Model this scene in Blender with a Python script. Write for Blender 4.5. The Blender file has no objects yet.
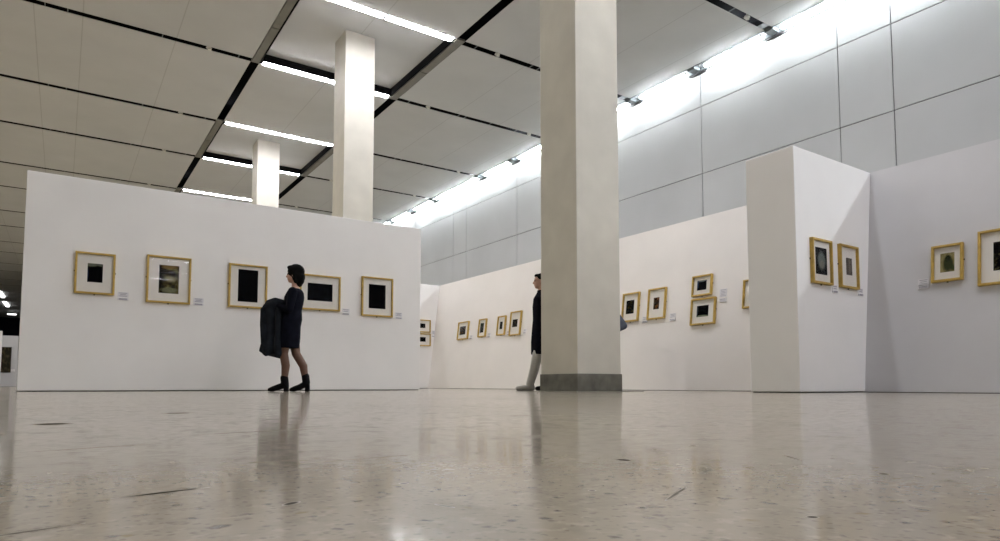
import bpy, bmesh, math, random
from mathutils import Vector, Matrix, Quaternion
random.seed(7)
SC = bpy.context.scene
COL = SC.collection
PI = math.pi
CH = 9.0            # ceiling height above the lens, the module of the hall's grid
LENS_Z = 0.085
CZ = CH + LENS_Z    # ceiling height above the floor

# ------------------------------------------------------------------ materials
def new_mat(name):
    m = bpy.data.materials.new(name); m.use_nodes = True
    nt = m.node_tree
    return m, nt, nt.nodes['Principled BSDF']

def N(nt, kind, **kw):
    n = nt.nodes.new(kind)
    for k, v in kw.items():
        if k in n.inputs: n.inputs[k].default_value = v
        else: setattr(n, k, v)
    return n

def math_node(nt, op, a, b=None):
    n = nt.nodes.new('ShaderNodeMath'); n.operation = op
    for i, v in enumerate((a, b)):
        if v is None: continue
        if isinstance(v, (int, float)): n.inputs[i].default_value = v
        else: nt.links.new(v, n.inputs[i])
    return n.outputs[0]

def mix_col(nt, fac, a, b):
    n = nt.nodes.new('ShaderNodeMix'); n.data_type = 'RGBA'
    for s, v in ((n.inputs[0], fac), (n.inputs[6], a), (n.inputs[7], b)):
        if isinstance(v, (int, float)): s.default_value = v
        elif isinstance(v, tuple): s.default_value = (*v, 1) if len(v) == 3 else v
        else: nt.links.new(v, s)
    return n.outputs[2]

def ramp(nt, src, p0, p1):
    n = nt.nodes.new('ShaderNodeMapRange'); n.inputs[1].default_value = p0; n.inputs[2].default_value = p1
    nt.links.new(src, n.inputs[0]); return n.outputs[0]

def objco(nt):
    return N(nt, 'ShaderNodeTexCoord').outputs['Object']

def plain(name, col, rough=.6, var=.06, scale=6, bump=0, metal=0, spec=.5):
    m, nt, b = new_mat(name)
    co = objco(nt)
    nz = N(nt, 'ShaderNodeTexNoise', Scale=scale, Detail=4); nt.links.new(co, nz.inputs['Vector'])
    dark = tuple(c * (1 - var) for c in col); lite = tuple(min(1, c * (1 + var)) for c in col)
    nt.links.new(mix_col(nt, ramp(nt, nz.outputs['Fac'], .3, .7), dark, lite), b.inputs['Base Color'])
    b.inputs['Roughness'].default_value = rough; b.inputs['Metallic'].default_value = metal
    b.inputs['Specular IOR Level'].default_value = spec
    if bump:
        bp = N(nt, 'ShaderNodeBump', Strength=bump, Distance=.01)
        n2 = N(nt, 'ShaderNodeTexNoise', Scale=scale * 12, Detail=3); nt.links.new(co, n2.inputs['Vector'])
        nt.links.new(n2.outputs['Fac'], bp.inputs['Height']); nt.links.new(bp.outputs[0], b.inputs['Normal'])
    return m

def emit(name, col, strength):
    m, nt, b = new_mat(name)
    b.inputs['Base Color'].default_value = (.8, .8, .8, 1)
    b.inputs['Emission Color'].default_value = (*col, 1); b.inputs['Emission Strength'].default_value = strength
    return m

def floor_material():
    m, nt, b = new_mat('polished_terrazzo')
    co = objco(nt)
    n1 = N(nt, 'ShaderNodeTexNoise', Scale=1.3, Detail=5); nt.links.new(co, n1.inputs['Vector'])
    c = mix_col(nt, ramp(nt, n1.outputs['Fac'], .3, .7), (.305, .262, .205), (.35, .305, .245))
    n2 = N(nt, 'ShaderNodeTexNoise', Scale=45, Detail=6, Roughness=.65); nt.links.new(co, n2.inputs['Vector'])
    c = mix_col(nt, ramp(nt, n2.outputs['Fac'], .5, .72), c, (.26, .222, .172))
    n3 = N(nt, 'ShaderNodeTexNoise', Scale=70, Detail=4); nt.links.new(co, n3.inputs['Vector'])
    c = mix_col(nt, ramp(nt, n3.outputs['Fac'], .56, .68), c, (.375, .33, .268))
    for sc, lo, hi, colr, keep in ((90, .10, .2, (.085, .078, .068), .86), (170, .12, .22, (.2, .17, .13), .62), (48, .07, .12, (.24, .19, .09), .88), (30, .05, .085, (.02, .019, .018), .86)):
        wob = N(nt, 'ShaderNodeTexNoise', Scale=sc * 1.2, Detail=2); nt.links.new(co, wob.inputs['Vector'])
        add = nt.nodes.new('ShaderNodeVectorMath'); add.operation = 'MULTIPLY_ADD'
        nt.links.new(wob.outputs['Color'], add.inputs[0]); add.inputs[1].default_value = (.9 / sc,) * 3; nt.links.new(co, add.inputs[2])
        v = N(nt, 'ShaderNodeTexVoronoi', Scale=sc); nt.links.new(add.outputs[0], v.inputs['Vector'])
        sep = N(nt, 'ShaderNodeSeparateColor'); nt.links.new(v.outputs['Color'], sep.inputs[0])
        chip = math_node(nt, 'MULTIPLY', math_node(nt, 'GREATER_THAN', sep.outputs[0], keep), ramp(nt, v.outputs['Distance'], hi * 2.2, lo * 1.6))
        c = mix_col(nt, math_node(nt, 'MULTIPLY', chip, .75), c, colr)
    # scuffs, heel marks and one round stain: (x, y, half length, half width, angle, darkness)
    marks = [(-.012, 1.735, .042, .055, 0, 1), (-.09, 1.42, .016, .03, .3, .8), (.07, .582, .044, .0055, .27, 1), (.141, .478, .011, .005, .7, 1),
             (.5365, .542, .014, .010, 1.4, 1), (.405, .352, .047, .0025, .5, .7), (.407, .241, .005, .004, -.5, 1), (.661, .318, .006, .006, -.6, 1),
             (.598, .22, .004, .003, -.5, 1), (.228, .408, .013, .003, 1.8, .7), (.9, .9, .06, .004, -.2, .6), (.3, .72, .09, .0035, .1, .6),
             (-.02, .47, .045, .004, .3, .7), (.72, .45, .035, .003, .9, .6), (1.1, 1.5, .13, .009, -.5, .6), (.33, 1.25, .16, .009, .2, .7), (.05, 1.05, .09, .006, .3, .6),
             (.30, 2.2, .05, .05, .5, .7), (.02, .36, .006, .005, 0, .9), (.25, .52, .005, .005, 0, .9), (.30, .62, .006, .006, 0, .9), (.52, .42, .005, .005, 0, .9), (.36, .40, .004, .004, 0, .9), (.47, .60, .009, .006, .4, .8), (.75, .62, .008, .007, 0, .8)]
    matte = None
    for (x, y, L, w, a, k) in marks:
        tc = N(nt, 'ShaderNodeMapping', vector_type='TEXTURE'); nt.links.new(co, tc.inputs['Vector'])
        tc.inputs['Location'].default_value = (x, y, 0); tc.inputs['Rotation'].default_value = (0, 0, a); tc.inputs['Scale'].default_value = (L, w, 1)
        g = N(nt, 'ShaderNodeTexGradient', gradient_type='SPHERICAL'); nt.links.new(tc.outputs[0], g.inputs['Vector'])
        f = math_node(nt, 'MULTIPLY', ramp(nt, g.outputs['Fac'], .05, .5), ramp(nt, n2.outputs['Fac'], .2, .42))
        f = math_node(nt, 'MULTIPLY', f, k)
        c = mix_col(nt, f, c, (.05, .045, .035)); matte = f if matte is None else math_node(nt, 'MAXIMUM', matte, f)
    nt.links.new(c, b.inputs['Base Color'])
    n4 = N(nt, 'ShaderNodeTexNoise', Scale=11, Detail=8, Roughness=.72); nt.links.new(co, n4.inputs['Vector'])
    scuff = ramp(nt, n4.outputs['Fac'], .52, .7)
    c = mix_col(nt, math_node(nt, 'MULTIPLY', scuff, .4), c, (.16, .13, .095))
    nt.links.new(c, b.inputs['Base Color'])
    rg = math_node(nt, 'ADD', math_node(nt, 'MULTIPLY', n1.outputs['Fac'], .04), .075)
    rg = math_node(nt, 'ADD', rg, math_node(nt, 'MULTIPLY', scuff, .10))
    rg = math_node(nt, 'ADD', rg, math_node(nt, 'MULTIPLY', ramp(nt, n2.outputs['Fac'], .4, .7), .08))
    nt.links.new(math_node(nt, 'ADD', rg, math_node(nt, 'MULTIPLY', matte, .8)), b.inputs['Roughness'])
    nt.links.new(math_node(nt, 'MULTIPLY', math_node(nt, 'SUBTRACT', 1, matte), .2), b.inputs['Specular IOR Level'])
    bp = N(nt, 'ShaderNodeBump', Strength=.03, Distance=.001)
    nt.links.new(n2.outputs['Fac'], bp.inputs['Height']); nt.links.new(bp.outputs[0], b.inputs['Normal'])
    return m

def ceiling_material():
    m, nt, b = new_mat('painted_ceiling_board')
    co = objco(nt)
    nz = N(nt, 'ShaderNodeTexNoise', Scale=.8, Detail=5); nt.links.new(co, nz.inputs['Vector'])
    c = mix_col(nt, ramp(nt, nz.outputs['Fac'], .3, .7), (.60, .615, .62), (.645, .66, .665))
    sep = N(nt, 'ShaderNodeSeparateXYZ'); nt.links.new(co, sep.inputs[0])
    f = None
    for u in (-1.0, -.78, -.55, -.325, -.097, .0125, .24, 1.17, 1.36, 1.54, .69):
        d = math_node(nt, 'ABSOLUTE', math_node(nt, 'SUBTRACT', sep.outputs[0], u * CH))
        s = math_node(nt, 'LESS_THAN', d, .012)
        f = s if f is None else math_node(nt, 'MAXIMUM', f, s)
    c = mix_col(nt, math_node(nt, 'MULTIPLY', f, .22), c, (.13, .125, .11))
    nt.links.new(c, b.inputs['Base Color']); b.inputs['Roughness'].default_value = .75
    b.inputs['Specular IOR Level'].default_value = .25
    return m

def glass_material():
    m = bpy.data.materials.new('picture_glass'); m.use_nodes = True
    nt = m.node_tree; nt.nodes.remove(nt.nodes['Principled BSDF'])
    out = nt.nodes['Material Output']
    t = N(nt, 'ShaderNodeBsdfTransparent'); g = N(nt, 'ShaderNodeBsdfGlossy', Roughness=.02)
    fr = N(nt, 'ShaderNodeFresnel'); mx = N(nt, 'ShaderNodeMixShader'); ge = N(nt, 'ShaderNodeNewGeometry')
    io = N(nt, 'ShaderNodeMapRange'); io.inputs[3].default_value = 1.17; io.inputs[4].default_value = 1 / 1.17   # same air-to-glass reflection on both faces of the pane
    nt.links.new(ge.outputs['Backfacing'], io.inputs[0]); nt.links.new(io.outputs[0], fr.inputs['IOR'])
    nt.links.new(fr.outputs[0], mx.inputs[0]); nt.links.new(t.outputs[0], mx.inputs[1]); nt.links.new(g.outputs[0], mx.inputs[2])
    nt.links.new(mx.outputs[0], out.inputs['Surface'])
    return m

def art_material(name, w, h, base, patches=(), blobs=(), rough=.5):
    """base colour, noise patches (colour, scale, low, high, seed) and soft ellipses (cx, cy, rx, ry, colour, strength) in units of the print"""
    m, nt, b = new_mat(name)
    mp = N(nt, 'ShaderNodeMapping'); nt.links.new(objco(nt), mp.inputs['Vector'])
    mp.inputs['Scale'].default_value = (1 / w, 1 / h, 1)
    co = mp.outputs[0]
    c = base
    for (bx, by, rx, ry, colr, k) in [q for q in blobs if q[5] < 0]:
        pass
    for (colr, sc, lo, hi, seed) in patches:
        mm = N(nt, 'ShaderNodeMapping'); nt.links.new(co, mm.inputs['Vector']); mm.inputs['Location'].default_value = (seed, seed * 1.7, seed * .3)
        nz = N(nt, 'ShaderNodeTexNoise', Scale=sc, Detail=5); nt.links.new(mm.outputs[0], nz.inputs['Vector'])
        c = mix_col(nt, ramp(nt, nz.outputs['Fac'], lo, hi), c, colr)
    wn = N(nt, 'ShaderNodeTexNoise', Scale=5, Detail=4); nt.links.new(co, wn.inputs['Vector'])
    for (bx, by, rx, ry, colr, k) in blobs:
        mm = N(nt, 'ShaderNodeMapping', vector_type='TEXTURE'); nt.links.new(co, mm.inputs['Vector'])
        mm.inputs['Location'].default_value = (bx, by, 0); mm.inputs['Scale'].default_value = (rx, ry, 1e3)
        g = N(nt, 'ShaderNodeTexGradient', gradient_type='SPHERICAL'); nt.links.new(mm.outputs[0], g.inputs['Vector'])
        f = ramp(nt, math_node(nt, 'ADD', g.outputs['Fac'], math_node(nt, 'MULTIPLY', math_node(nt, 'SUBTRACT', wn.outputs['Fac'], .5), .3)), .05, .45)
        c = mix_col(nt, math_node(nt, 'MULTIPLY', f, k), c, colr)
    if isinstance(c, tuple): b.inputs['Base Color'].default_value = (*c, 1)
    else: nt.links.new(c, b.inputs['Base Color'])
    b.inputs['Roughness'].default_value = .9
    b.inputs['Specular IOR Level'].default_value = .03
    return m

M = dict(
    floor=floor_material(), ceiling=ceiling_material(), glass=glass_material(),
    plenum=plain('black_ceiling_void', (.006, .006, .008), .9, spec=.1),
    raised_side=plain('black_side_board', (.008, .008, .009), .9, spec=.1),
    cover=plain('grey_beam_cover', (.2, .195, .17), .5, .1, 3),
    joint=plain('dark_joint', (.05, .05, .055), .8),
    rail=plain('grey_rail', (.16, .18, .19), .5),
    white_wall=plain('white_partition_paint', (.84, .825, .81), .7, .025, 1.5, .05, spec=.3),
    lit_stub_wall=plain('lit_white_partition_paint', (.87, .865, .865), .7, .02, 1.5, .05, spec=.3),  # white lifted to stand in for light the lamps miss on the stub
    shaded_far_wall=plain('shaded_far_partition_paint', (.40, .40, .44), .7, .02, 1.5, .05, spec=.3),  # white partition greyed, dim light of the far hall put into the colour
    shaded_white_wall=plain('shaded_white_partition_paint', (.60, .60, .62), .7, .025, 1.5, .05, spec=.3),  # white cooled and darkened, weaker light put into the paint
    cream_wall=plain('warm_white_partition_paint', (.80, .77, .745), .7, .025, 1.5, .05, spec=.3),
    grey_wall=plain('cool_grey_wall_panel', (.52, .535, .55), .55, .05, .5, spec=.4),
    hall_wall=plain('grey_hall_wall', (.42, .41, .40), .7),
    dark_wall=plain('dark_end_wall', (.012, .012, .022), .8, spec=.1),
    concrete=plain('smooth_column_plaster', (.58, .555, .49), .7, .06, 2.2, .12, spec=.3),
    plinth=plain('dark_stone_plinth', (.135, .13, .105), .5, .35, 5, .1),
    toe=plain('dark_toe_gap', (.02, .02, .02), .8),
    lamp=emit('white_tube', (.96, .95, 1.0), 76),
    row_lamp=emit('warm_row_tube', (1.0, .95, .82), 165),
    cove=emit('cool_white_tube', (.93, .98, 1), 118),
    far_lamp=emit('distant_tube', (1, .97, .95), 5),
    housing=plain('white_lamp_housing', (.6, .6, .58), .5),
    bracket=plain('grey_lamp_bracket', (.10, .11, .115), .5),
    nozzle=plain('pale_sprinkler_metal', (.7, .7, .66), .4),
    gold=plain('yellow_gilt_wood', (.49, .325, .065), .45, .15, 18, .1),
    mat_board=plain('ivory_mount_board', (.76, .735, .69), .8, .02, 9),
    backing=plain('brown_backing_board', (.25, .2, .14), .8),
    clip=plain('dark_mirror_clip', (.05, .045, .04), .4, metal=.6),
    card=plain('pale_caption_card', (.70, .69, .72), .6, .02),
    ink=plain('grey_print', (.28, .27, .32), .7),
    navy=plain('navy_black_cloth', (.004, .0045, .009), .9, .3, 14, .2, spec=.06),
    coat=plain('blue_grey_coat_cloth', (.012, .0145, .019), .9, .3, 10, .3, spec=.08),
    black=plain('black_leather', (.002, .002, .003), .6, spec=.12),
    hair=plain('black_hair', (.003, .003, .003), .85, .4, 30, .3, spec=.08),
    tights=plain('brown_tights', (.125, .062, .038), .6, .1),
    skin=plain('skin', (.50, .30, .22), .5, .05, 20),
    eye=plain('dark_eye', (.02, .015, .012), .2),
    trousers=plain('pale_grey_trousers', (.42, .41, .39), .85, .08, 12, .2),
    suede=plain('pale_grey_shoe', (.36, .35, .33), .7),
    blue_cloth=plain('slate_blue_jacket_cloth', (.07, .085, .12), .85, .2, 12, .2),
    dark_trousers=plain('charcoal_trousers', (.03, .03, .035), .85),
)

# ------------------------------------------------------------------ mesh helpers
def link(name, bm, mat, parent=None, smooth=False):
    me = bpy.data.meshes.new(name)
    bmesh.ops.recalc_face_normals(bm, faces=bm.faces[:])
    bm.to_mesh(me); bm.free()
    if smooth:
        for p in me.polygons: p.use_smooth = True
    me.materials.append(mat)
    o = bpy.data.objects.new(name, me); COL.objects.link(o)
    if parent: o.parent = parent
    return o

def box(bm, x0, x1, y0, y1, z0, z1, shear=0.0):
    """axis box; shear moves x by shear*z (a wall leaning back)"""
    v = [bm.verts.new((x + shear * z, y, z)) for x in (x0, x1) for y in (y0, y1) for z in (z0, z1)]
    for f in ((0, 1, 3, 2), (4, 6, 7, 5), (0, 4, 5, 1), (2, 3, 7, 6), (0, 2, 6, 4), (1, 5, 7, 3)):
        bm.faces.new([v[i] for i in f])

def bevel_all(bm, w, seg=2):
    bmesh.ops.bevel(bm, geom=bm.edges[:], offset=w, segments=seg, affect='EDGES', profile=.6)

def thing(name, label, cat, loc=(0, 0, 0), group=None, matrix=None):
    o = bpy.data.objects.new(name, None); COL.objects.link(o)
    o.empty_display_size = .1
    if matrix is not None: o.matrix_world = matrix
    else: o.location = loc
    o['label'] = label; o['category'] = cat
    if group: o['group'] = group
    return o

def tag(o, label, cat, group=None):
    o['label'] = label; o['category'] = cat
    if group: o['group'] = group
    return o

def struct(name, bm, mat, parent=None):
    o = link(name, bm, mat, parent)
    if parent is None: o['kind'] = 'structure'
    return o

def dup(root, matrix, label, group=None):
    r = root.copy(); COL.objects.link(r); r.matrix_world = matrix; r['label'] = label
    if group: r['group'] = group
    elif 'group' in r: del r['group']
    for ch in list(root.children):
        c = ch.copy(); COL.objects.link(c); c.parent = r
        for g in list(ch.children):
            d = g.copy(); COL.objects.link(d); d.parent = c
    return r

def T(x, y, z): return Matrix.Translation((x, y, z))

# ------------------------------------------------------------------ the hall
XW = 1.65 * CH                      # panelled wall
X_LEFT, Y_BACK, Y_END = -17.0, -44.0, 108.0
BEAM = ((.4495 * CH, .475 * CH), (.912 * CH, .941 * CH))
SLOT = XW - .36                     # where the ceiling stops before the panelled wall
lines = {('E', -1): 1.04, ('S', 0): 1.587, ('E', 0): 2.036, ('S', 1): 2.592, ('E', 1): 3.052, ('S', 2): 3.62, ('E', 2): 4.062, ('S', 3): 4.632}
def line_y(kind, k):
    if (kind, k) in lines: return lines[(kind, k)] * CH
    return ((1.587 if kind == 'S' else 2.036) + 1.015 * k) * CH
K = range(-6, 11)

bm = bmesh.new(); box(bm, X_LEFT, XW + .2, Y_BACK, Y_END, -.2, 0)
struct('floor', bm, M['floor'])

# ceiling boards, with open gaps along every grid line and along the two beams
bm = bmesh.new(); dark = bmesh.new(); cov = bmesh.new(); spacer = bmesh.new()
G = .105                            # half width of a gap
th = .012
cuts = []
for k in K:
    cuts += [(line_y('S', k), line_y('E', k), 'narrow'), (line_y('E', k), line_y('S', k + 1), 'wide')]
cuts = [(Y_BACK - .1, line_y('S', K[0]), 'wide')] + [c for c in cuts if c[1] < Y_END] 
cuts.append((cuts[-1][1], Y_END + .2, 'wide'))
RISE = .225
for (a, b, kind) in cuts:
    a2, b2 = a + G, b - G
    box(bm, X_LEFT, BEAM[0][0], a2, b2, CZ, CZ + th)
    box(bm, BEAM[1][1], SLOT, a2, b2, CZ, CZ + th)
    if kind == 'wide':
        box(bm, BEAM[0][1], BEAM[1][0], a2, b2, CZ, CZ + th)
    else:                            # the bay of each column is raised, between black side boards
        x0, x1 = BEAM[0][1] + .03, BEAM[1][0] - .03
        box(bm, x0, x1, a2, b2, CZ + RISE, CZ + RISE + th)
        s = .02
        box(dark, x0 - s, x0, a2 - s, b2 + s, CZ, CZ + RISE + th); box(dark, x1, x1 + s, a2 - s, b2 + s, CZ, CZ + RISE + th)
        box(dark, x0, x1, a2 - s, a2, CZ, CZ + RISE + th); box(dark, x0, x1, b2, b2 + s, CZ, CZ + RISE + th)
        for (u0, u1) in BEAM:        # grey cover boards close the beam here
            mid = (a + b) / 2
            for (p, q) in ((a + .02, mid - .02), (mid + .02, b - .02)):
                box(cov, u0 + .02, u1 - .02, p, q, CZ - .01, CZ + .05)
    for (u0, u1) in BEAM:            # square node where beam and gap cross
        box(cov, u0 + .01, u1 - .01, b - .1, b + .1, CZ - .005, CZ + .05)
    for u in (-.072, -.022, .205, .413, .985, 1.19, 1.218, 1.33, 1.45):
        box(spacer, u * CH - .012, u * CH + .012, b - G, b + G, CZ + .012, CZ + .03)
ceil = struct('ceiling', bm, M['ceiling'])
bm = bmesh.new(); box(bm, X_LEFT, XW + .2, Y_BACK, Y_END, CZ + .62, CZ + .8)
link('ceiling_void', bm, M['plenum'], ceil)
link('side_board', dark, M['raised_side'], ceil)
link('beam_cover', cov, M['cover'], ceil)
link('gap_spacer', spacer, M['rail'], ceil)

# panelled wall: boards with open joints in front of a dark backing
bm = bmesh.new(); box(bm, XW + .03, XW + .3, Y_BACK, Y_END, 0, CZ + .8)
back = bmesh.new()
zs = [0, 2.18, 4.13, 6.08, 8.03, CZ + .45]
ys = [Y_BACK]
k = -5
while True:
    base = (1.307 + 1.0045 * k) * CH
    if base > Y_END - 12: break
    ys += [base]
    ys += [(1.808 - .066 + 1.0045 * k) * CH, (1.808 + .066 + 1.0045 * k) * CH]
    k += 1
ys = sorted(y for y in ys if y > Y_BACK - .01) + [Y_END]
g = .011
for i in range(len(ys) - 1):
    for j in range(len(zs) - 1):
        box(back, XW, XW + .03, ys[i] + g, ys[i + 1] - g, zs[j] + (g if j else 0), zs[j + 1] - g)
wr = struct('wall_right', back, M['grey_wall'])
link('joint_backing', bm, M['joint'], wr)
bm = bmesh.new(); box(bm, X_LEFT - .2, X_LEFT, Y_BACK, Y_END, 0, CZ + .8); struct('wall_left', bm, M['hall_wall'])
bm = bmesh.new(); box(bm, X_LEFT - .2, XW + .3, Y_BACK - .2, Y_BACK, 0, CZ + .8); struct('wall_back', bm, M['hall_wall'])
bm = bmesh.new(); box(bm, X_LEFT - .2, XW + .3, Y_END, Y_END + .2, 0, CZ + .8); struct('wall_front', bm, M['dark_wall'])
# rail under the cove, between ceiling and panelled wall
bm = bmesh.new(); box(bm, XW - .075, XW - .045, Y_BACK, Y_END, CZ - .045, CZ + .02)
box(bm, SLOT - .012, SLOT + .012, Y_BACK, Y_END, CZ - .01, CZ + .07)
struct('trim_1', bm, M['rail'])

# ------------------------------------------------------------------ columns
def column(x, y, label):
    t = thing('column', label, 'column', (x, y, 0), 'square columns carrying the ceiling')
    bm = bmesh.new(); a = .404
    box(bm, -a, a, -a, a, .243, CZ + RISE)
    bevel_all(bm, .012, 2); link('shaft', bm, M['concrete'], t)
    bm = bmesh.new(); a = .418
    box(bm, -a, a, -a, a, .006, .246); bevel_all(bm, .006, 1); link('plinth', bm, M['plinth'], t)
    bm = bmesh.new(); a = .63
    box(bm, -a, a, -a, a, 0, .006); link('floor_plate', bm, M['cover'], t)
    return t
CX = 6.198
column(CX, 7.112, 'nearest square grey column with a dark stone plinth on the floor')
column(CX, 16.15, 'middle square column rising behind the long white partition to the raised ceiling bay')
column(CX, 25.23, 'smallest farthest square column behind the white partition, left of the middle column')

# ------------------------------------------------------------------ partitions
PLY = 10.385
def part_box(name, label, x0, x1, y0, y1, z1, mat, toe=True):
    t = thing(name, label, 'partition wall', ((x0 + x1) / 2, (y0 + y1) / 2, 0))
    cx, cy = (x0 + x1) / 2, (y0 + y1) / 2
    bm = bmesh.new(); box(bm, x0 - cx, x1 - cx, y0 - cy, y1 - cy, .012, z1); bevel_all(bm, .006, 1); link('panel', bm, mat, t)
    bm = bmesh.new(); box(bm, x0 - cx + .02, x1 - cx - .02, y0 - cy + .025, y1 - cy - .02, 0, .014); link('toe_strip', bm, M['toe'], t)
    return t
part_box('partition_wall', 'long free-standing white partition at left hung with five gold framed pictures', -.468, 5.287, PLY, PLY + .3, 2.9, M['white_wall'])
part_box('partition_wall', 'white wall stub at right facing the viewer, hung with two tall gold frames', 7.02, 8.93, 4.256, 4.90, 2.9, M['lit_stub_wall'])
part_box('partition_wall', 'distant white wall stub just right of the long left partition, with two stacked frames', 6.9, 8.95, 16.08, 16.6, 2.9, M['white_wall'])
LEAN = .34 / 2.9
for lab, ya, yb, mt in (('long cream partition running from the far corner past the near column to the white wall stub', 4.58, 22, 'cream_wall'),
                        ('greyish white partition from the wall stub to the right edge of the photo', -9, 4.579, 'shaded_white_wall')):  # same wall plane, split so this side takes the shaded tone
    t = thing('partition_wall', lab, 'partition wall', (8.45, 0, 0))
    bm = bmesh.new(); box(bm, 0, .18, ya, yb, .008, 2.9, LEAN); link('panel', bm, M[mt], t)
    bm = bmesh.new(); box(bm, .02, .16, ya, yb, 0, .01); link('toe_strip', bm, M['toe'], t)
part_box('partition_wall', 'far white partition at left edge with a tall dark poster', -6.0, -2.1, 46.3, 46.6, 2.9, M['shaded_far_wall'])
part_box('partition_wall', 'sliver of white partition cut off by the left edge of the photo', -6.0, -2.63, 42.4, 42.7, 2.9, M['shaded_white_wall'])

# ------------------------------------------------------------------ fluorescent lights
def tube_light(length, axis, mat, wide=.19, drop=.014):
    """luminaire with its diffuser facing down; origin at ceiling level"""
    t = bpy.data.objects.new('fluorescent_light', None); COL.objects.link(t); t['category'] = 'light'
    L = length / 2
    def bar(bm, l, w, z0, z1):
        if axis == 'x': box(bm, -l, l, -w, w, z0, z1)
        else: box(bm, -w, w, -l, l, z0, z1)
    bm = bmesh.new(); bar(bm, L, wide / 2 - .02, 0, .06); link('mounting_tray', bm, M['housing'], t)
    bm = bmesh.new(); bar(bm, L - .01, wide / 2, -drop, .0); bevel_all(bm, min(.012, drop * .4), 2); link('diffuser', bm, mat, t)
    return t
X0, X1 = BEAM[0][1] + .05, BEAM[1][0] - .05
XM = (X0 + X1) / 2
bay = tube_light((X1 - X0) / 2 - .05, 'x', M['lamp'])
first = True
rowname = {('S', 0): 'nearest ceiling row in front of the middle column', ('E', 0): 'ceiling row just behind the top of the middle column',
           ('S', 1): 'ceiling row in front of the smallest column', ('E', 1): 'ceiling row just behind the smallest column',
           ('S', 2): 'farthest ceiling row visible above the white partition'}
for k in range(-6, 4):
    for kind in 'SE':
        y = line_y(kind, k)
        for side, x in (('left', (X0 + XM) / 2), ('right', (XM + X1) / 2)):
            rn = rowname.get((kind, k))
            if rn: lab, gp = f'{side} white tube light of the {rn}', 'tube lights across the ceiling'
            elif y < 14: lab, gp = 'white tube light across the ceiling behind the viewer', 'ceiling tube lights behind the viewer'
            else: continue
            mtx = T(x, y, CZ)
            if first:
                o = bay; o.matrix_world = mtx; o['label'] = lab; o['group'] = gp; first = False
            else: o = dup(bay, mtx, lab, gp)

# cove along the panelled wall: one light per half wide bay, two butted ones per narrow bay
XC = XW - .15
wide_l = tube_light(1.76, 'y', M['cove'], .12, .05); narrow_l = tube_light(1.74, 'y', M['cove'], .12, .05)
uw = un = True
cove_names = {(-1, 'na'): 'first cool tube light in the cove along the grey panelled wall, at the top right', (-1, 'nb'): 'second cool tube light from the right in the cove along the panelled wall',
              (-1, 'wa'): 'cove tube light with the broad dark gap at its right end, third from the right', (-1, 'wb'): 'cove tube light immediately right of the near column, between two dark brackets',
              (0, 'na'): 'cove tube light whose left end shows at the right edge of the near column', (0, 'nb'): 'cove tube light behind the near column',
              (0, 'wa'): 'cove tube light at the left edge of the near column', (0, 'wb'): 'cove tube light second to the left of the near column',
              (1, 'na'): 'cove tube light third to the left of the near column', (1, 'nb'): 'cove tube light fourth to the left of the near column',
              (1, 'wa'): 'cove tube light fifth to the left of the near column', (1, 'wb'): 'farthest visible cove tube light, beside the top right corner of the left partition'}
brk = None
def bracket():
    t = bpy.data.objects.new('lamp_bracket', None); COL.objects.link(t); t['category'] = 'bracket'
    bm = bmesh.new(); box(bm, -.2, .07, -.12, .12, -.055, .05); bevel_all(bm, .01, 1); link('mounting_box', bm, M['rail'], t)
    bm = bmesh.new()
    pts = [(.20, -.30), (.20, .30), (.262, .30), (.262, -.30)]
    box(bm, .108, .146, -.30, .30, -.10, .05); link('wall_shade_board', bm, M['joint'], t)  # added dark board, stands for the shadow on the wall between tubes
    return t
nb = 0
for k in range(-5, 4):
    ya, yb, yc = line_y('S', k), line_y('E', k), line_y('S', k + 1)
    for key, p, q in (('na', ya, (ya + yb) / 2), ('nb', (ya + yb) / 2, yb), ('wa', yb, (yb + yc) / 2), ('wb', (yb + yc) / 2, yc)):
        mtx = T(XC, (p + q) / 2 + (.05 if key == 'na' else -.05 if key == 'nb' else 0), CZ)
        lab = cove_names.get((k, key)); gp = 'tube lights in the cove' 
        if not lab:
            lab, gp = ('cove tube light behind the viewer', 'cove lights behind the viewer') if k < -1 else ('cove tube light hidden beyond the left partition', 'cove lights beyond the left partition')
        if key[0] == 'n':
            if un: o = narrow_l; o.matrix_world = mtx; o['label'] = lab; o['group'] = gp; un = False
            else: dup(narrow_l, mtx, lab, gp)
        else:
            if uw: o = wide_l; o.matrix_world = mtx; o['label'] = lab; o['group'] = gp; uw = False
            else: dup(wide_l, mtx, lab, gp)
    if k < -1 or k > 2: continue
    for key, y in (('E', yb), ('mid', (yb + yc) / 2), ('S', yc)):
        nm = {(-1, 'E'): 'dark bracket between cove lights at the end of the nearest ceiling gap, top right', (-1, 'mid'): 'dark bracket between cove lights above the first wall joint right of the near column',
              (-1, 'S'): 'dark bracket between cove lights closest to the right edge of the near column', (0, 'E'): 'dark cove bracket hidden behind the near column',
              (0, 'mid'): 'dark cove bracket first to the left of the near column', (0, 'S'): 'dark cove bracket second to the left of the near column',
              (1, 'E'): 'dark cove bracket third to the left of the near column', (1, 'mid'): 'dark cove bracket fourth to the left of the near column',
              (1, 'S'): 'farthest dark cove bracket beside the corner of the left partition'}.get((k, key))
        if not nm: continue
        mtx = T(XC, y, CZ)
        if brk is None: brk = bracket(); brk.matrix_world = mtx; brk['label'] = nm; brk['group'] = 'brackets between cove lights'
        else: dup(brk, mtx, nm, 'brackets between cove lights')

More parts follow.
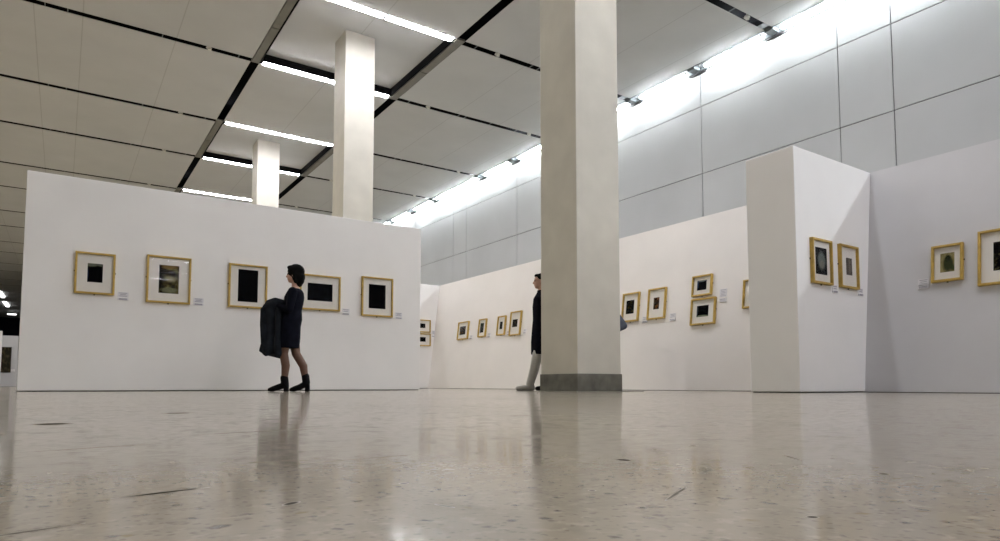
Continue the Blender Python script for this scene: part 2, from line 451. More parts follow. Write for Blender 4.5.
# a second row of lamps runs the length of the hall out of frame at the left; its far end shows at the left edge
row = tube_light(2.4, 'y', M['row_lamp']); firstrow = True
for i in range(10, 21):
    mtx = T(-.585 * CH, -36 + i * 4.57, CZ)
    if firstrow: row.matrix_world = mtx; row['label'] = 'tube light of the row running down the hall left of the photo'; row['group'] = 'row of tube lights left of the photo'; firstrow = False
    else: dup(row, mtx, 'tube light of the row running down the hall left of the photo', 'row of tube lights left of the photo')
# three bright blobs far down the hall at the left edge
fl = tube_light(5.0, 'y', M['far_lamp'], .3, .1); fl.matrix_world = T(-.581 * CH, 8.95 * CH, CZ); fl['label'] = 'nearest of three far lights at the left edge, close to the ceiling'; fl['group'] = 'far lights at the left edge'
dup(fl, T(-.594 * CH, 10.0 * CH, CZ), 'middle of three far lights at the left edge', 'far lights at the left edge')
f3 = tube_light(.9, 'x', M['far_lamp'], .25, .1); f3.matrix_world = T(-.585 * CH, 10.95 * CH, CZ - .35); f3['label'] = 'lowest and smallest of three far lights at the left edge'; f3['group'] = 'far lights at the left edge'

# sprinkler heads in the ceiling gaps
def sprinkler():
    t = bpy.data.objects.new('sprinkler_head', None); COL.objects.link(t); t['category'] = 'sprinkler'
    bm = bmesh.new(); bmesh.ops.create_cone(bm, cap_ends=True, segments=16, radius1=.075, radius2=.055, depth=.04, matrix=T(0, 0, .02)); link('mounting_ring', bm, M['nozzle'], t)
    bm = bmesh.new(); bmesh.ops.create_cone(bm, cap_ends=True, segments=12, radius1=.05, radius2=.02, depth=.04, matrix=T(.02, 0, -.02)); link('nozzle', bm, M['nozzle'], t)
    bm = bmesh.new(); bmesh.ops.create_cone(bm, cap_ends=True, segments=10, radius1=.014, radius2=.014, depth=.6, matrix=T(0, 0, .33)); link('pipe', bm, M['nozzle'], t)
    return t
spr = None
spot_names = {(.328, 'E', 0): 'pale sprinkler head in the upper left ceiling gap, nearest of the left row', (.328, 'S', 1): 'pale sprinkler head second nearest in the left row of ceiling gaps',
              (.328, 'E', 1): 'pale sprinkler head third nearest in the left row of ceiling gaps', (.328, 'S', 2): 'pale sprinkler head just above the left partition, farthest of the left row',
              (1.06, 'S', 0): 'pale sprinkler head in the ceiling gap left of the near column top', (1.06, 'E', 0): 'pale sprinkler head right of the middle column in the second gap',
              (1.06, 'S', 1): 'pale sprinkler head hidden at the right edge of the middle column', (1.06, 'E', 1): 'pale sprinkler head at the left edge of the middle column', (1.06, 'S', 2): 'pale sprinkler head in the farthest gap between the two rear columns',
              (1.513, 'E', -1): 'pale sprinkler head in the short black gap at the top right', (1.513, 'S', 1): 'pale sprinkler head near the cove lights, in the gap left of the near column',
              (1.513, 'E', 1): 'pale sprinkler head near the cove lights, one gap farther left', (1.513, 'E', 0): 'pale sprinkler head close to the left edge of the near column', (1.513, 'S', 2): 'pale sprinkler head nearest the corner of the left partition'}
for (u, kind, k), lab in spot_names.items():
    mtx = T(u * CH, line_y(kind, k), CZ + .01)
    if spr is None: spr = sprinkler(); spr.matrix_world = mtx; spr['label'] = lab; spr['group'] = 'sprinkler heads in the ceiling gaps'
    else: dup(spr, mtx, lab, 'sprinkler heads in the ceiling gaps')

# ------------------------------------------------------------------ framed pictures and caption cards
w3 = Vector((LEAN, 0, 1)).normalized(); n3 = Vector((-1, 0, LEAN)).normalized()
PLANES = {'L': (Vector((0, PLY, 0)), Vector((1, 0, 0)), Vector((0, 0, 1)), Vector((0, -1, 0))),
          'F': (Vector((0, 16.08, 0)), Vector((1, 0, 0)), Vector((0, 0, 1)), Vector((0, -1, 0))),
          'P': (Vector((0, 4.256, 0)), Vector((1, 0, 0)), Vector((0, 0, 1)), Vector((0, -1, 0))),
          'D': (Vector((0, 46.3, 0)), Vector((1, 0, 0)), Vector((0, 0, 1)), Vector((0, -1, 0))),
          'R': (Vector((8.45, 0, 0)), Vector((0, -1, 0)), w3, n3)}
def on_wall(pl, u, v, off=.001):
    O, a, b, n = PLANES[pl]
    p = O + a * u + b * v + n * off
    m = Matrix((a, b, n)).transposed().to_4x4(); m.translation = p
    return m

def ring(bm, w, h, bw, z0, z1):
    """mitred rectangular ring: outer w x h, bar width bw"""
    vs = []
    for z in (z0, z1):
        for (a, b) in ((w / 2, h / 2), (w / 2 - bw[0], h / 2 - bw[1])):
            vs.append([bm.verts.new((sx * a, sy * b, z)) for sx, sy in ((-1, -1), (1, -1), (1, 1), (-1, 1))])
    ob, ib, ot, it = vs
    for i in range(4):
        j = (i + 1) % 4
        bm.faces.new((ot[i], ot[j], it[j], it[i])); bm.faces.new((ob[i], ib[i], ib[j], ob[j]))
        bm.faces.new((ob[i], ob[j], ot[j], ot[i])); bm.faces.new((ib[i], it[i], it[j], ib[j]))

def picture(pl, u, v, w, h, aw, ah, art, label, group, au=0, av=0, clips=True):
    t = thing('framed_picture', label, 'picture', matrix=on_wall(pl, u, v), group=group)
    D, B = .045, .026
    bm = bmesh.new(); ring(bm, w, h, (B, B), 0, D); bmesh.ops.bevel(bm, geom=[e for e in bm.edges if all(q.co.z > D - 1e-4 for q in e.verts)], offset=.004, segments=2, affect='EDGES')
    link('frame', bm, M['gold'], t)
    bm = bmesh.new(); box(bm, -w / 2 + B * .8, w / 2 - B * .8, -h / 2 + B * .8, h / 2 - B * .8, .004, .014); link('mount_board', bm, M['mat_board'], t)
    bm = bmesh.new(); ring(bm, aw + .02, ah + .02, (.01, .01), .0135, .016); o = link('mount_window', bm, M['mat_board'], t); o.location = (au, av, 0)
    bm = bmesh.new(); box(bm, -aw / 2, aw / 2, -ah / 2, ah / 2, .0135, .0152); o = link('print', bm, art, t); o.location = (au, av, 0)
    bm = bmesh.new(); box(bm, -w / 2 + B * .9, w / 2 - B * .9, -h / 2 + B * .9, h / 2 - B * .9, .032, .034); link('glass_pane', bm, M['glass'], t)
    if clips:
        for (x, y, r) in ((0, -h / 2 - .005, 0), (-w / 2 - .004, .02, 1), (w / 2 + .004, .02, 1)):
            bm = bmesh.new(); a, b = (.009, .008) if r == 0 else (.006, .009)
            box(bm, x - a, x + a, y - b, y + b, 0, .012); bevel_all(bm, .002, 1); link('wall_clip', bm, M['clip'], t)
    return t

def caption(pl, u, v, w, h, label):
    t = thing('caption_card', label, 'caption card', matrix=on_wall(pl, u, v), group='caption cards beside the pictures')
    top = h * .62; low = h * .26
    bm = bmesh.new(); box(bm, -w / 2, w / 2, h / 2 - top, h / 2, 0, .006); c = link('mounted_card', bm, M['card'], t)
    bm = bmesh.new()
    n = max(2, int(top / .022))
    for i in range(n):
        y = h / 2 - top * (i + .7) / (n + .4); a = w * (.36 if i % 2 == 0 else .28)
        box(bm, -a, a, y - .0035, y + .0035, .0055, .0068)
    link('print_lines', bm, M['ink'], c)
    bm = bmesh.new(); box(bm, -w / 2, w / 2, -h / 2, -h / 2 + low, 0, .012); c = link('lower_card', bm, M['card'], t)
    bm = bmesh.new()
    for i in range(2):
        y = -h / 2 + low * (.3 + .42 * i); box(bm, -w * .38, w * .38, y - .004, y + .004, .0115, .0128)
    link('print_lines', bm, M['ink'], c)

BLK = (.0015, .0015, .002)
A = art_material
GL, GR, GF, GP = 'gold framed pictures on the left partition', 'gold framed pictures on the long cream partition', 'stacked frames on the distant wall stub', 'gold framed pictures on the right wall stub'
P = [
 ('L', .331, 1.604, .468, .567, .178, .257, A('art_grey_corner', .178, .257, BLK, blobs=((-.25, .45, .5, .16, (.16, .17, .12), .9), (.35, .45, .3, .12, (.12, .13, .09), .8), (-.5, -.1, .1, .4, (.03, .04, .10), .8))), 'leftmost gold frame on the left partition, small dark print with grey upper edge', GL, 0),
 ('L', 1.236, 1.599, .572, .677, .259, .407, A('art_sepia_faces', .259, .407, (.05, .04, .015), (((.17, .155, .055), 5, .48, .62, 3), ((.008, .007, .004), 5, .5, .6, 9)), ((0, .46, .6, .12, (.16, .10, .03), .9), (-.45, .1, .24, .6, (.004, .003, .002), .97), (.1, .2, .46, .17, (.006, .005, .004), .97), (.05, .02, .3, .14, (.26, .24, .12), .8), (.02, -.38, .5, .14, (.2, .21, .12), .7), (-.3, -.27, .14, .07, (.02, .02, .015), .9), (.22, -.25, .12, .08, (.02, .02, .015), .9))), 'gold frame with a mottled olive and sepia print, second from left on the left partition', GL, 0),
 ('L', 2.327, 1.599, .566, .665, .291, .498, A('art_black_tall', .291, .498, BLK), 'gold frame with a tall plain black print, left of the woman', GL, 0),
 ('L', 3.453, 1.591, .674, .575, .415, .286, A('art_black_specks', .415, .286, BLK, (((.05, .065, .13), 14, .62, .7, 5),)), 'landscape gold frame with blue-flecked black print, partly behind the woman', GL, 0),
 ('L', 4.450, 1.597, .571, .674, .309, .415, A('art_black_wide', .309, .415, BLK), 'rightmost gold frame on the left partition, with a large black print', GL, 0),
 ('F', 8.189, 1.725, .607, .352, .293, .125, A('art_black_strip', .293, .125, BLK), 'upper of two stacked small landscape frames on the distant wall stub', GF, 0),
 ('F', 8.193, 1.346, .606, .347, .308, .125, A('art_black_band', .308, .125, BLK), 'lower of two stacked small landscape frames on the distant wall stub', GF, 0),
 ('R', -14.465, 1.510, .526, .467, .289, .223, A('art_amber', .289, .223, BLK, (((.2, .1, .02), 4, .52, .7, 2),)), 'farthest gold frame on the cream partition, dark print with amber patches', GR, -.035),
 ('R', -13.535, 1.511, .344, .455, .160, .241, A('art_green', .160, .241, BLK, (((.05, .09, .04), 4, .5, .7, 4),)), 'narrow gold frame with a dark green print, second from the far corner', GR, -.03),
 ('R', -12.695, 1.507, .335, .461, .112, .181, A('art_dark_small', .112, .181, BLK, (((.04, .045, .03), 6, .5, .7, 6),)), 'narrow gold frame with tiny dark print, third from the far corner', GR, -.02),
 ('R', -12.12, 1.515, .43, .563, .197, .178, A('art_dark_yellow', .197, .178, BLK, (((.16, .12, .03), 5, .6, .72, 8),)), 'tall gold frame left of the walking man in black', GR, -.03),  # print itself is dark with a few yellow patches
 ('R', -8.475, 1.522, .414, .539, .199, .254, A('art_yellow_fleck', .199, .254, BLK, (((.16, .12, .03), 5, .58, .72, 11),)), 'gold frame touching the right edge of the near column', GR, -.02),
 ('R', -7.845, 1.524, .407, .553, .133, .210, A('art_russet', .133, .210, (.02, .012, .008), (((.16, .06, .015), 3.5, .5, .65, 13),), ((-.45, 0, .12, .6, (.25, .22, .14), .7),)), 'gold frame with a small russet print, second right of the near column', GR, -.015),
 ('R', -6.885, 1.725, .395, .345, .188, .164, A('art_night_sky', .188, .164, BLK, (), ((0, .46, .6, .14, (.22, .25, .26), .9), (-.4, .1, .12, .5, (.03, .05, .10), .8))), 'upper of the two stacked landscape frames left of the wall stub', GR, -.01),
 ('R', -6.838, 1.289, .485, .438, .234, .187, A('art_dark_meadow', .234, .187, BLK, (), ((0, -.47, .7, .16, (.22, .26, .18), .9), (-.45, 0, .08, .6, (.10, .12, .14), .6))), 'lower of the two stacked landscape frames, dark print with pale grey-green foreground', GR, -.013),
 ('R', -5.91, 1.480, .375, .444, .172, .186, A('art_hidden', .172, .186, BLK), 'gold frame mostly hidden behind the edge of the white wall stub', GR, 0),
 ('P', 7.572, 1.568, .43, .543, .25, .325, A('art_grey_oval', .25, .325, BLK, (), ((.04, .02, .42, .42, (.13, .15, .14), .9), (.05, -.12, .25, .22, (.20, .19, .15), .6))), 'left tall frame on the right wall stub, dark print with a grey oval', GP, .0),
 ('P', 8.19, 1.566, .43, .542, .14, .216, A('art_taupe', .14, .216, (.10, .085, .07), (((.05, .04, .035), 3, .45, .65, 17),), ((.1, .3, .25, .2, (.2, .17, .14), .7), (.1, -.1, .2, .4, (.16, .13, .11), .7), (-.42, 0, .12, .7, (.03, .025, .02), .8))), 'right tall frame on the right wall stub, with a small taupe print', GP, .02),
 ('R', -3.335, 1.536, .33, .444, .149, .231, A('art_green_silhouette', .149, .231, (.30, .26, .12), (((.22, .19, .08), 4, .45, .6, 19),), ((.05, -.08, .5, .55, (.02, .03, .012), .95), (.05, .22, .28, .22, (.015, .02, .01), .95), (.4, -.3, .2, .2, (.02, .04, .01), .8))), 'gold frame with a dark green silhouette on tan print, right of the wall stub', GR, -.0),
 ('R', -2.722, 1.530, .598, .635, .311, .330, A('art_dark_reeds', .311, .330, BLK, (((.10, .09, .035), 9, .58, .68, 23),)), 'large gold frame cut off by the right edge of the photo', GR, 0),
]
for (pl, u, v, w, h, aw, ah, art, label, group, au) in P:
    if pl == 'P': u *= .992
    picture(pl, u, v, w, h, aw, ah, art, label, group, au, .008)
for c in [('L', .672, 1.321, .131, .112, 'caption card right of the leftmost frame on the left partition'),
          ('L', 1.637, 1.313, .136, .107, 'caption card right of the olive and sepia print'),
          ('L', 3.896, 1.310, .130, .102, 'caption card right of the landscape frame behind the woman'),
          ('L', 4.858, 1.300, .135, .112, 'caption card right of the last frame on the left partition'),
          ('F', 8.595, 1.522, .103, .181, 'caption card right of the stacked frames on the distant stub'),
          ('R', -14.068, 1.314, .126, .098, 'caption card right of the farthest frame on the cream partition'),
          ('R', -13.223, 1.311, .126, .105, 'caption card right of the narrow dark green print'),
          ('R', -12.405, 1.312, .111, .102, 'caption card between the third and fourth frames from the far corner'),
          ('R', -11.745, 1.306, .103, .098, 'caption card just left of the walking man in black'),
          ('R', -8.111, 1.264, .125, .107, 'caption card between the two frames right of the near column'),
          ('R', -7.480, 1.256, .126, .126, 'caption card right of the small russet print'),
          ('R', -6.477, 1.517, .131, .209, 'tall caption card right of the upper stacked frame'),
          ('P', 7.815, 1.265, .115, .095, 'caption card between the two frames on the right wall stub'),
          ('P', 8.42, 1.275, .115, .095, 'caption card right of the small taupe print'),
          ('R', -3.593, 1.322, .123, .120, 'caption card left of the green silhouette print')]:
    caption(*c)
# tall poster on the far partition
t = thing('poster', 'tall dark poster on the far white partition at the left edge', 'poster', matrix=on_wall('D', -2.66, 1.52))
bm = bmesh.new(); box(bm, -.24, .24, -.71, .71, 0, .03); link('board', bm, A('art_poster', .6, 1.4, (.018, .016, .012), (((.06, .05, .03), 4, .5, .7, 29),)), t)
bm = bmesh.new(); ring(bm, .52, 1.46, (.03, .03), 0, .04); link('frame', bm, M['clip'], t)
caption('D', -2.3, .92, .16, .12, 'tiny caption card beside the tall dark poster')

# ------------------------------------------------------------------ people
def capsule(bm, p0, r0, p1, r1, seg=16, flat=1.0):
    p0, p1 = Vector(p0), Vector(p1); d = p1 - p0; L = d.length
    q = Vector((0, 0, 1)).rotation_difference(d.normalized())
    prof = [(-math.cos(a) * r0, math.sin(a) * r0) for a in [i * PI / 12 for i in range(0, 7)]]
    prof += [(L + math.sin(a) * r1, math.cos(a) * r1) for a in [i * PI / 12 for i in range(0, 7)]]
    rings = []
    for (z, r) in prof:
        r = max(r, 1e-4)
        rings.append([bm.verts.new(p0 + q @ Vector((r * math.cos(2 * PI * j / seg) * flat, r * math.sin(2 * PI * j / seg), z))) for j in range(seg)])
    for a, b in zip(rings, rings[1:]):
        for j in range(seg): bm.faces.new((a[j], a[(j + 1) % seg], b[(j + 1) % seg], b[j]))
    bm.faces.new(rings[0][::-1]); bm.faces.new(rings[-1])

def chain(bm, pts, **kw):
    for (a, ra), (b, rb) in zip(pts, pts[1:]): capsule(bm, a, ra, b, rb, **kw)

def ball(bm, c, r, rot=None):
    m = T(*c) @ (rot.to_matrix().to_4x4() if rot else Matrix()) @ Matrix.Diagonal((*r, 1))
    bmesh.ops.create_uvsphere(bm, u_segments=20, v_segments=14, radius=1, matrix=m)

def loft(bm, rings, seg=32, fold=0, nf=7):
    """closed loft of ellipses (z, cx, cy, rx, ry)"""
    R = []
    for i, (z, cx, cy, rx, ry) in enumerate(rings):
        f = fold * max(0, 1 - i / (len(rings) * .75))
        R.append([bm.verts.new((cx + rx * math.cos(a) * (1 + f * math.sin(nf * a)), cy + ry * math.sin(a) * (1 + f * math.sin(nf * a + 1)), z)) for a in [2 * PI * j / seg for j in range(seg)]])
    for a, b in zip(R, R[1:]):
        for j in range(seg): bm.faces.new((a[j], a[(j + 1) % seg], b[(j + 1) % seg], b[j]))
    bm.faces.new(R[0][::-1]); bm.faces.new(R[-1])

def fuse(name, bm, mat, parent, voxel=.008, smooth=4):
    """one continuous surface from overlapping volumes"""
    bmesh.ops.recalc_face_normals(bm, faces=bm.faces[:])
    me = bpy.data.meshes.new('tmp'); bm.to_mesh(me); bm.free()
    o = bpy.data.objects.new('tmp', me); COL.objects.link(o)
    r = o.modifiers.new('r', 'REMESH'); r.mode = 'VOXEL'; r.voxel_size = voxel; r.use_smooth_shade = True
    s = o.modifiers.new('s', 'SMOOTH'); s.iterations = smooth; s.factor = .5
    dg = bpy.context.evaluated_depsgraph_get(); dg.update()
    out = bpy.data.meshes.new_from_object(o.evaluated_get(dg))
    bpy.data.objects.remove(o); bpy.data.meshes.remove(me)
    out.name = name; out.materials.clear(); out.materials.append(mat)
    for p in out.polygons: p.use_smooth = True
    ob = bpy.data.objects.new(name, out); COL.objects.link(ob); ob.parent = parent
    return ob

def hand(bm, wrist, fwd, palm_n, curl=.5, s=1.0):
    """palm, four bent fingers and a side thumb; fwd along the fingers, palm_n out of the palm"""
    w = Vector(wrist); f = Vector(fwd).normalized(); n = Vector(palm_n); n = (n - f * n.dot(f)).normalized(); side = f.cross(n)
    for k in (-1.2, -.4, .4, 1.2): capsule(bm, w + side * k * .012 * s, .013 * s, w + f * .085 * s + side * k * .018 * s, .012 * s, seg=8)
    for k, L in ((-1.35, .062), (-.45, .074), (.45, .078), (1.35, .068)):
        p = w + f * .088 * s + side * k * .019 * s; d = f.copy(); r = .0088 * s
        for j in range(3):
            d = (d * math.cos(curl) + n * math.sin(curl)).normalized(); q = p + d * (L * s * (.45, .32, .23)[j])
            capsule(bm, p, r, q, r * .92, seg=8); p = q; r *= .92
    p = w + side * .022 * s + f * .02 * s; q = p + (side * .75 + f * .6 + n * .25).normalized() * .045 * s; e = q + (f * .85 + n * .5).normalized() * .035 * s
    chain(bm, [(p, .012 * s), (q, .0105 * s), (e, .009 * s)], seg=8)

def head(bm, c, neck_base, s=1.0):
    """head looking along +x, chin to crown about .225 m"""
    c = Vector(c)
    ball(bm, c + Vector((-.012, 0, .028)) * s, (.098 * s, .076 * s, .088 * s))
    ball(bm, c + Vector((.02, 0, -.035)) * s, (.068 * s, .058 * s, .078 * s))
    ball(bm, c + Vector((.045, 0, -.088)) * s, (.034 * s, .032 * s, .026 * s))
    capsule(bm, c + Vector((.075, 0, .012)) * s, .011 * s, c + Vector((.1, 0, -.028)) * s, .014 * s, seg=10)
    ball(bm, c + Vector((.078, 0, -.058)) * s, (.014 * s, .026 * s, .010 * s))
    ball(bm, c + Vector((.074, 0, -.070)) * s, (.013 * s, .022 * s, .008 * s))
    for y in (-1, 1):
        ball(bm, c + Vector((.062, y * .034, .028)) * s, (.02 * s, .026 * s, .009 * s))
        ball(bm, c + Vector((-.012, y * .078, -.012)) * s, (.022 * s, .009 * s, .032 * s))
    capsule(bm, neck_base, .054 * s, c + Vector((-.02, 0, -.06)) * s, .05 * s)

def eyes(parent, c, s=1.0):
    for y in (-1, 1):
        bm = bmesh.new(); ball(bm, Vector(c) + Vector((.079, y * .032, .004)) * s, (.010 * s, .013 * s, .008 * s)); link('eye', bm, M['eye'], parent, smooth=True)

def base_matrix(x, y, ang): return T(x, y, 0) @ Matrix.Rotation(ang, 4, 'Z')

# --- the woman walking left in front of the left partition
W = thing('person', 'woman in navy dress and ankle boots walking left with a coat over her arms', 'person', matrix=base_matrix(2.468, 8.618, math.radians(148)))
bm = bmesh.new()
hc = (-.045, 0, 1.545)
head(bm, hc, (-.07, 0, 1.36), .95)
loft(bm, [(.86, -.02, 0, .10, .15), (.95, -.025, 0, .115, .165), (1.07, -.04, 0, .09, .125), (1.2, -.05, 0, .105, .145), (1.3, -.07, 0, .09, .16), (1.37, -.07, 0, .05, .08)])
for (kx, ax, az, sy, hy) in ((.045, .03, .13, .075, .08), (-.075, -.205, .15, -.07, -.08)):
    chain(bm, [((-.005, hy, .90), .075), ((kx, sy, .50), .05), ((kx * .4 + ax * .6 - .02, sy, .34), .05), ((ax, sy, az), .034)])
for (s, el, wr) in (((-.075, .155, 1.30), (-.055, .215, 1.06), (.16, .10, 1.12)), ((-.075, -.155, 1.30), (-.03, -.205, 1.06), (.19, -.07, 1.13))):
    chain(bm, [(s, .05), (el, .038), (wr, .027)])
    hand(bm, Vector(wr) + (Vector(wr) - Vector(el)).normalized() * .02, Vector(wr) - Vector(el), (0, 0, -1) , .25, .95)
fuse('body', bm, M['skin'], W, .007, 3)
bm = bmesh.new()
loft(bm, [(.57, .012, 0, .14, .165), (.7, .002, 0, .142, .178), (.86, -.01, 0, .13, .182), (.95, -.022, 0, .135, .183), (1.07, -.042, 0, .11, .145), (1.17, -.05, 0, .122, .155), (1.24, -.055, 0, .125, .165), (1.31, -.07, 0, .1, .175), (1.355, -.075, 0, .065, .12)], fold=.035)
for (s, el, wr) in (((-.075, .15, 1.30), (-.055, .215, 1.06), (.12, .12, 1.11)), ((-.075, -.15, 1.30), (-.03, -.205, 1.06), (.14, -.09, 1.115))):
    chain(bm, [(s, .062), (el, .05), (wr, .04)])
fuse('dress', bm, M['navy'], W, .009, 4)
bm = bmesh.new()
for (kx, ax, az, sy, hy) in ((.045, .03, .13, .075, .08), (-.075, -.205, .15, -.07, -.08)):
    chain(bm, [((-.005, hy, .84), .083), ((kx * .7, sy * .6 + hy * .4, .62), .066), ((kx, sy, .50), .056), ((kx * .4 + ax * .6 - .02, sy, .34), .054), ((ax, sy, az), .037)])
fuse('tights', bm, M['tights'], W, .007, 3)
bm = bmesh.new()
h = Vector(hc)
ball(bm, h + Vector((-.028, 0, .04)), (.112, .095, .105)); ball(bm, h + Vector((-.06, 0, -.03)), (.085, .095, .095)); ball(bm, h + Vector((-.085, 0, -.075)), (.05, .07, .06)); ball(bm, h + Vector((-.07, 0, -.115)), (.045, .055, .05))
for y in (-1, 1): capsule(bm, h + Vector((-.03, y * .075, .02)), .03, h + Vector((-.045, y * .078, -.10)), .026)
ball(bm, h + Vector((.04, 0, .095)), (.05, .07, .03))
fuse('hair', bm, M['hair'], W, .008, 3)
eyes(W, hc, .95)
for (ax, az, sy, tilt) in ((.03, .13, .075, 0), (-.205, .15, -.07, .12)):
    bm = bmesh.new()
    capsule(bm, (ax, sy, az + .05), .05, (ax - .01, sy, az - .03), .05)
    chain(bm, [((ax - .015, sy, az - .04), .042), ((ax + .07, sy, .062), .040), ((ax + .15, sy, .034), .036), ((ax + .185, sy, .028), .026)])
    box(bm, ax - .055, ax + .0, sy - .03, sy + .03, .001, .09)
    for v in bm.verts: v.co.z = max(v.co.z, .001)
    fuse('ankle_boot', bm, M['black'], W, .006, 2)
CM = base_matrix(2.468, 8.618, math.radians(148))
bm = bmesh.new()
loft(bm, [(.47, .215, .02, .13, .13), (.6, .205, .02, .125, .125), (.8, .20, .02, .115, .115), (.95, .205, .02, .13, .125), (1.06, .205, .02, .145, .15), (1.13, .195, .02, .135, .165), (1.17, .17, .02, .10, .15), (1.19, .15, .02, .05, .1)], fold=.2, nf=5)
chain(bm, [((.06, .09, 1.15), .05), ((.16, .10, 1.165), .062), ((.25, .06, 1.15), .055)]); chain(bm, [((.30, .10, 1.06), .05), ((.30, .11, .86), .045), ((.275, .10, .56), .05)])
chain(bm, [((.10, .13, 1.08), .045), ((.11, .135, .8), .04), ((.12, .13, .53), .045)])
for v in bm.verts:                  # uneven hem that lifts towards the front, folds that spread downwards
    if v.co.z < .95:
        k = (.95 - v.co.z) / .48
        v.co.z += k * (.028 * math.sin(v.co.x * 38 + v.co.y * 9) + .2 * (v.co.x - .2)); v.co.x += k * (-.012 + .12 * (v.co.x - .2)); v.co.y *= 1 + .12 * k
o = fuse('coat', bm, M['coat'], None, .009, 3); o.matrix_world = CM
tag(o, 'dark blue-grey coat draped over the walking woman\'s forearms', 'coat')

# --- the man in black half hidden by the near column
def standing(root, hc, torso, legs, arms, mats, coat_rings, hair=True, cuff=.045, shoe_mat='black'):
    bm = bmesh.new(); head(bm, hc, (hc[0] - .03, 0, hc[2] - .19), 1.0); loft(bm, torso)
    for (hip, knee, calf, ank) in legs: chain(bm, [(hip, .09), (knee, .058), (calf, .055), (ank, .038)])
    for (s, el, wr) in arms:
        chain(bm, [(s, .055), (el, .043), (wr, .03)]); hand(bm, Vector(wr) + (Vector(wr) - Vector(el)).normalized() * .02, Vector(wr) - Vector(el), (.3, 0, -.6), .4)
    fuse('body', bm, M['skin'], root, .008, 3)
    bm = bmesh.new()
    for (hip, knee, calf, ank) in legs: chain(bm, [(hip, .105), (knee, .078), (calf, .072), ((ank[0], ank[1], ank[2] + .0), .06)])
    fuse('trousers', bm, M[mats[1]], root, .01, 3)
    bm = bmesh.new(); loft(bm, coat_rings, fold=.03)
    for (s, el, wr) in arms: chain(bm, [(s, .075), (el, .062), (wr, .047)])
    fuse('coat' if coat_rings[0][0] < .7 else 'jacket', bm, M[mats[0]], root, .01, 4)
    bm = bmesh.new(); h = Vector(hc)
    ball(bm, h + Vector((-.03, 0, .048)), (.098, .086, .082)); ball(bm, h + Vector((-.065, 0, -.005)), (.062, .083, .07)); ball(bm, h + Vector((.035, 0, .09)), (.05, .06, .028))
    fuse('hair', bm, M['hair'], root, .008, 3)
    eyes(root, hc)
    for (hip, knee, calf, ank), sm in zip(legs, shoe_mat):
        bm = bmesh.new(); a = Vector(ank)
        capsule(bm, a + Vector((-.02, 0, -.01)), .044, a + Vector((-.035, 0, -a.z + .045)), .044)
        chain(bm, [(Vector((a.x - .035, a.y, .044)), .044), (Vector((a.x + .09, a.y, .045)), .043), (Vector((a.x + .19, a.y, .036)), .034)])
        for v in bm.verts: v.co.z = max(v.co.z, .001)
        fuse('shoe', bm, M[sm], root, .008, 2)

Mn = thing('person', 'man in a long black coat and pale trousers striding left, half hidden by the column', 'person', matrix=base_matrix(6.183, 7.925, math.radians(146)))
standing(Mn, (.075, 0, 1.70),
         [(.9, 0, 0, .11, .16), (1.0, .01, 0, .115, .165), (1.15, .02, 0, .115, .16), (1.35, .04, 0, .125, .19), (1.46, .045, 0, .10, .2), (1.53, .045, 0, .06, .09)],
         [((.0, .09, .92), (.13, .09, .52), (.165, .09, .34), (.235, .09, .105)), ((.0, -.09, .92), (.0, -.09, .50), (-.045, -.09, .33), (-.075, -.09, .105))],
         [((.03, .2, 1.44), (-.09, .25, 1.17), (-.03, .23, .92)), ((.03, -.2, 1.44), (-.07, -.25, 1.16), (-.02, -.23, .92))],
         ('navy', 'trousers'),
         [(.56, .05, 0, .165, .2), (.75, .05, 0, .165, .205), (.95, .04, 0, .16, .2), (1.1, .035, 0, .15, .19), (1.3, .04, 0, .15, .215), (1.43, .045, 0, .13, .22), (1.52, .045, 0, .075, .12), (1.56, .045, 0, .07, .075)],
         shoe_mat=('suede', 'black'))
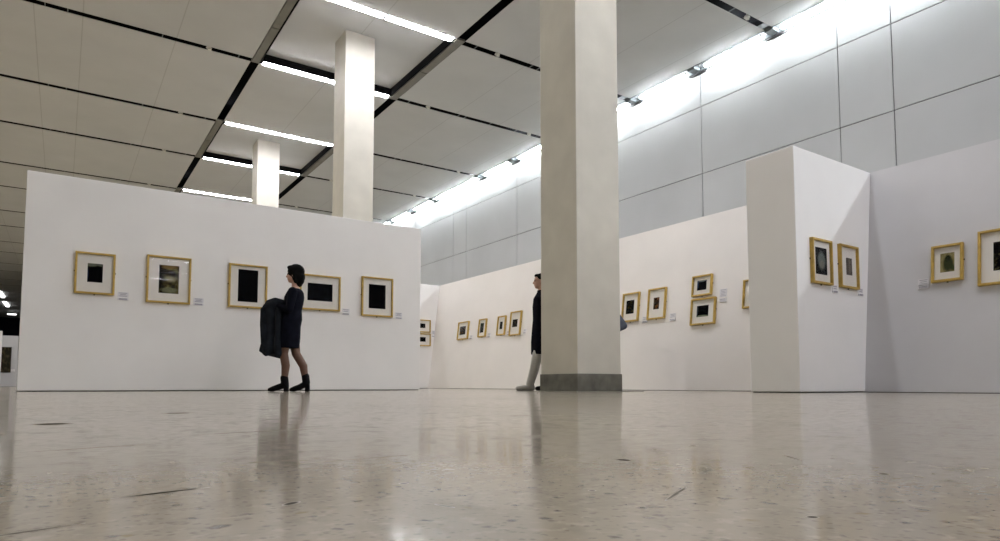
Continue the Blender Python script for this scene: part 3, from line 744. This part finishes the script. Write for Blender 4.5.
# --- the person behind the column: only a bent elbow shows past its right edge
Q = thing('person', 'person in a slate-blue jacket behind the near column, only an elbow showing at its right', 'person', matrix=base_matrix(7.42, 7.815, math.radians(146)))
standing(Q, (.03, 0, 1.60),
         [(.86, 0, 0, .1, .15), (.95, 0, 0, .11, .155), (1.1, 0, 0, .105, .15), (1.28, 0, 0, .115, .18), (1.38, 0, 0, .09, .19), (1.44, 0, 0, .055, .085)],
         [((0, .085, .88), (.03, .085, .49), (.01, .085, .32), (-.02, .085, .1)), ((0, -.085, .88), (.02, -.085, .49), (0, -.085, .32), (-.03, -.085, .1))],
         [((0, .18, 1.33), (-.20, .25, 1.04), (.02, .24, .93)), ((0, -.19, 1.36), (-.02, -.23, 1.1), (.2, -.15, 1.12))],
         ('blue_cloth', 'dark_trousers'),
         [(.8, 0, 0, .125, .18), (.95, 0, 0, .13, .185), (1.1, 0, 0, .125, .18), (1.25, 0, 0, .13, .2), (1.36, 0, 0, .11, .205), (1.43, 0, 0, .065, .11)],
         shoe_mat=('black', 'black'))

# ------------------------------------------------------------------ world, camera, view
wd = bpy.data.worlds.new('World'); SC.world = wd; wd.use_nodes = True
wd.node_tree.nodes['Background'].inputs[0].default_value = (.5, .52, .55, 1); wd.node_tree.nodes['Background'].inputs[1].default_value = .05
F_PX, CY_PX, PITCH, YAW, ROLL = 649.53, 342.47, .06596, .59351, .00057
cam_d = bpy.data.cameras.new('camera'); cam = bpy.data.objects.new('camera', cam_d); COL.objects.link(cam)
cam_d.sensor_fit = 'HORIZONTAL'; cam_d.sensor_width = 36; cam_d.lens = 36 * F_PX / 1000
cam_d.shift_y = (CY_PX - 270.5) / 1000; cam_d.clip_start = .02; cam_d.clip_end = 400
fw = Vector((math.cos(PITCH) * math.sin(YAW), math.cos(PITCH) * math.cos(YAW), math.sin(PITCH)))
rt = Vector((math.cos(YAW), -math.sin(YAW), 0)); up = rt.cross(fw)
r2 = rt * math.cos(ROLL) + up * math.sin(ROLL); u2 = -rt * math.sin(ROLL) + up * math.cos(ROLL)
mm = Matrix((r2, u2, -fw)).transposed().to_4x4(); mm.translation = (0, 0, LENS_Z)
cam.matrix_world = mm
SC.camera = cam
SC.view_settings.view_transform = 'Standard'; SC.view_settings.look = 'None'
SC.view_settings.gamma = 1; SC.view_settings.use_curve_mapping = False
SC.view_settings.exposure = 0.2
SC.cycles.use_denoising = True
SC.cycles.max_bounces = 8; SC.cycles.diffuse_bounces = 5; SC.cycles.sample_clamp_indirect = 8
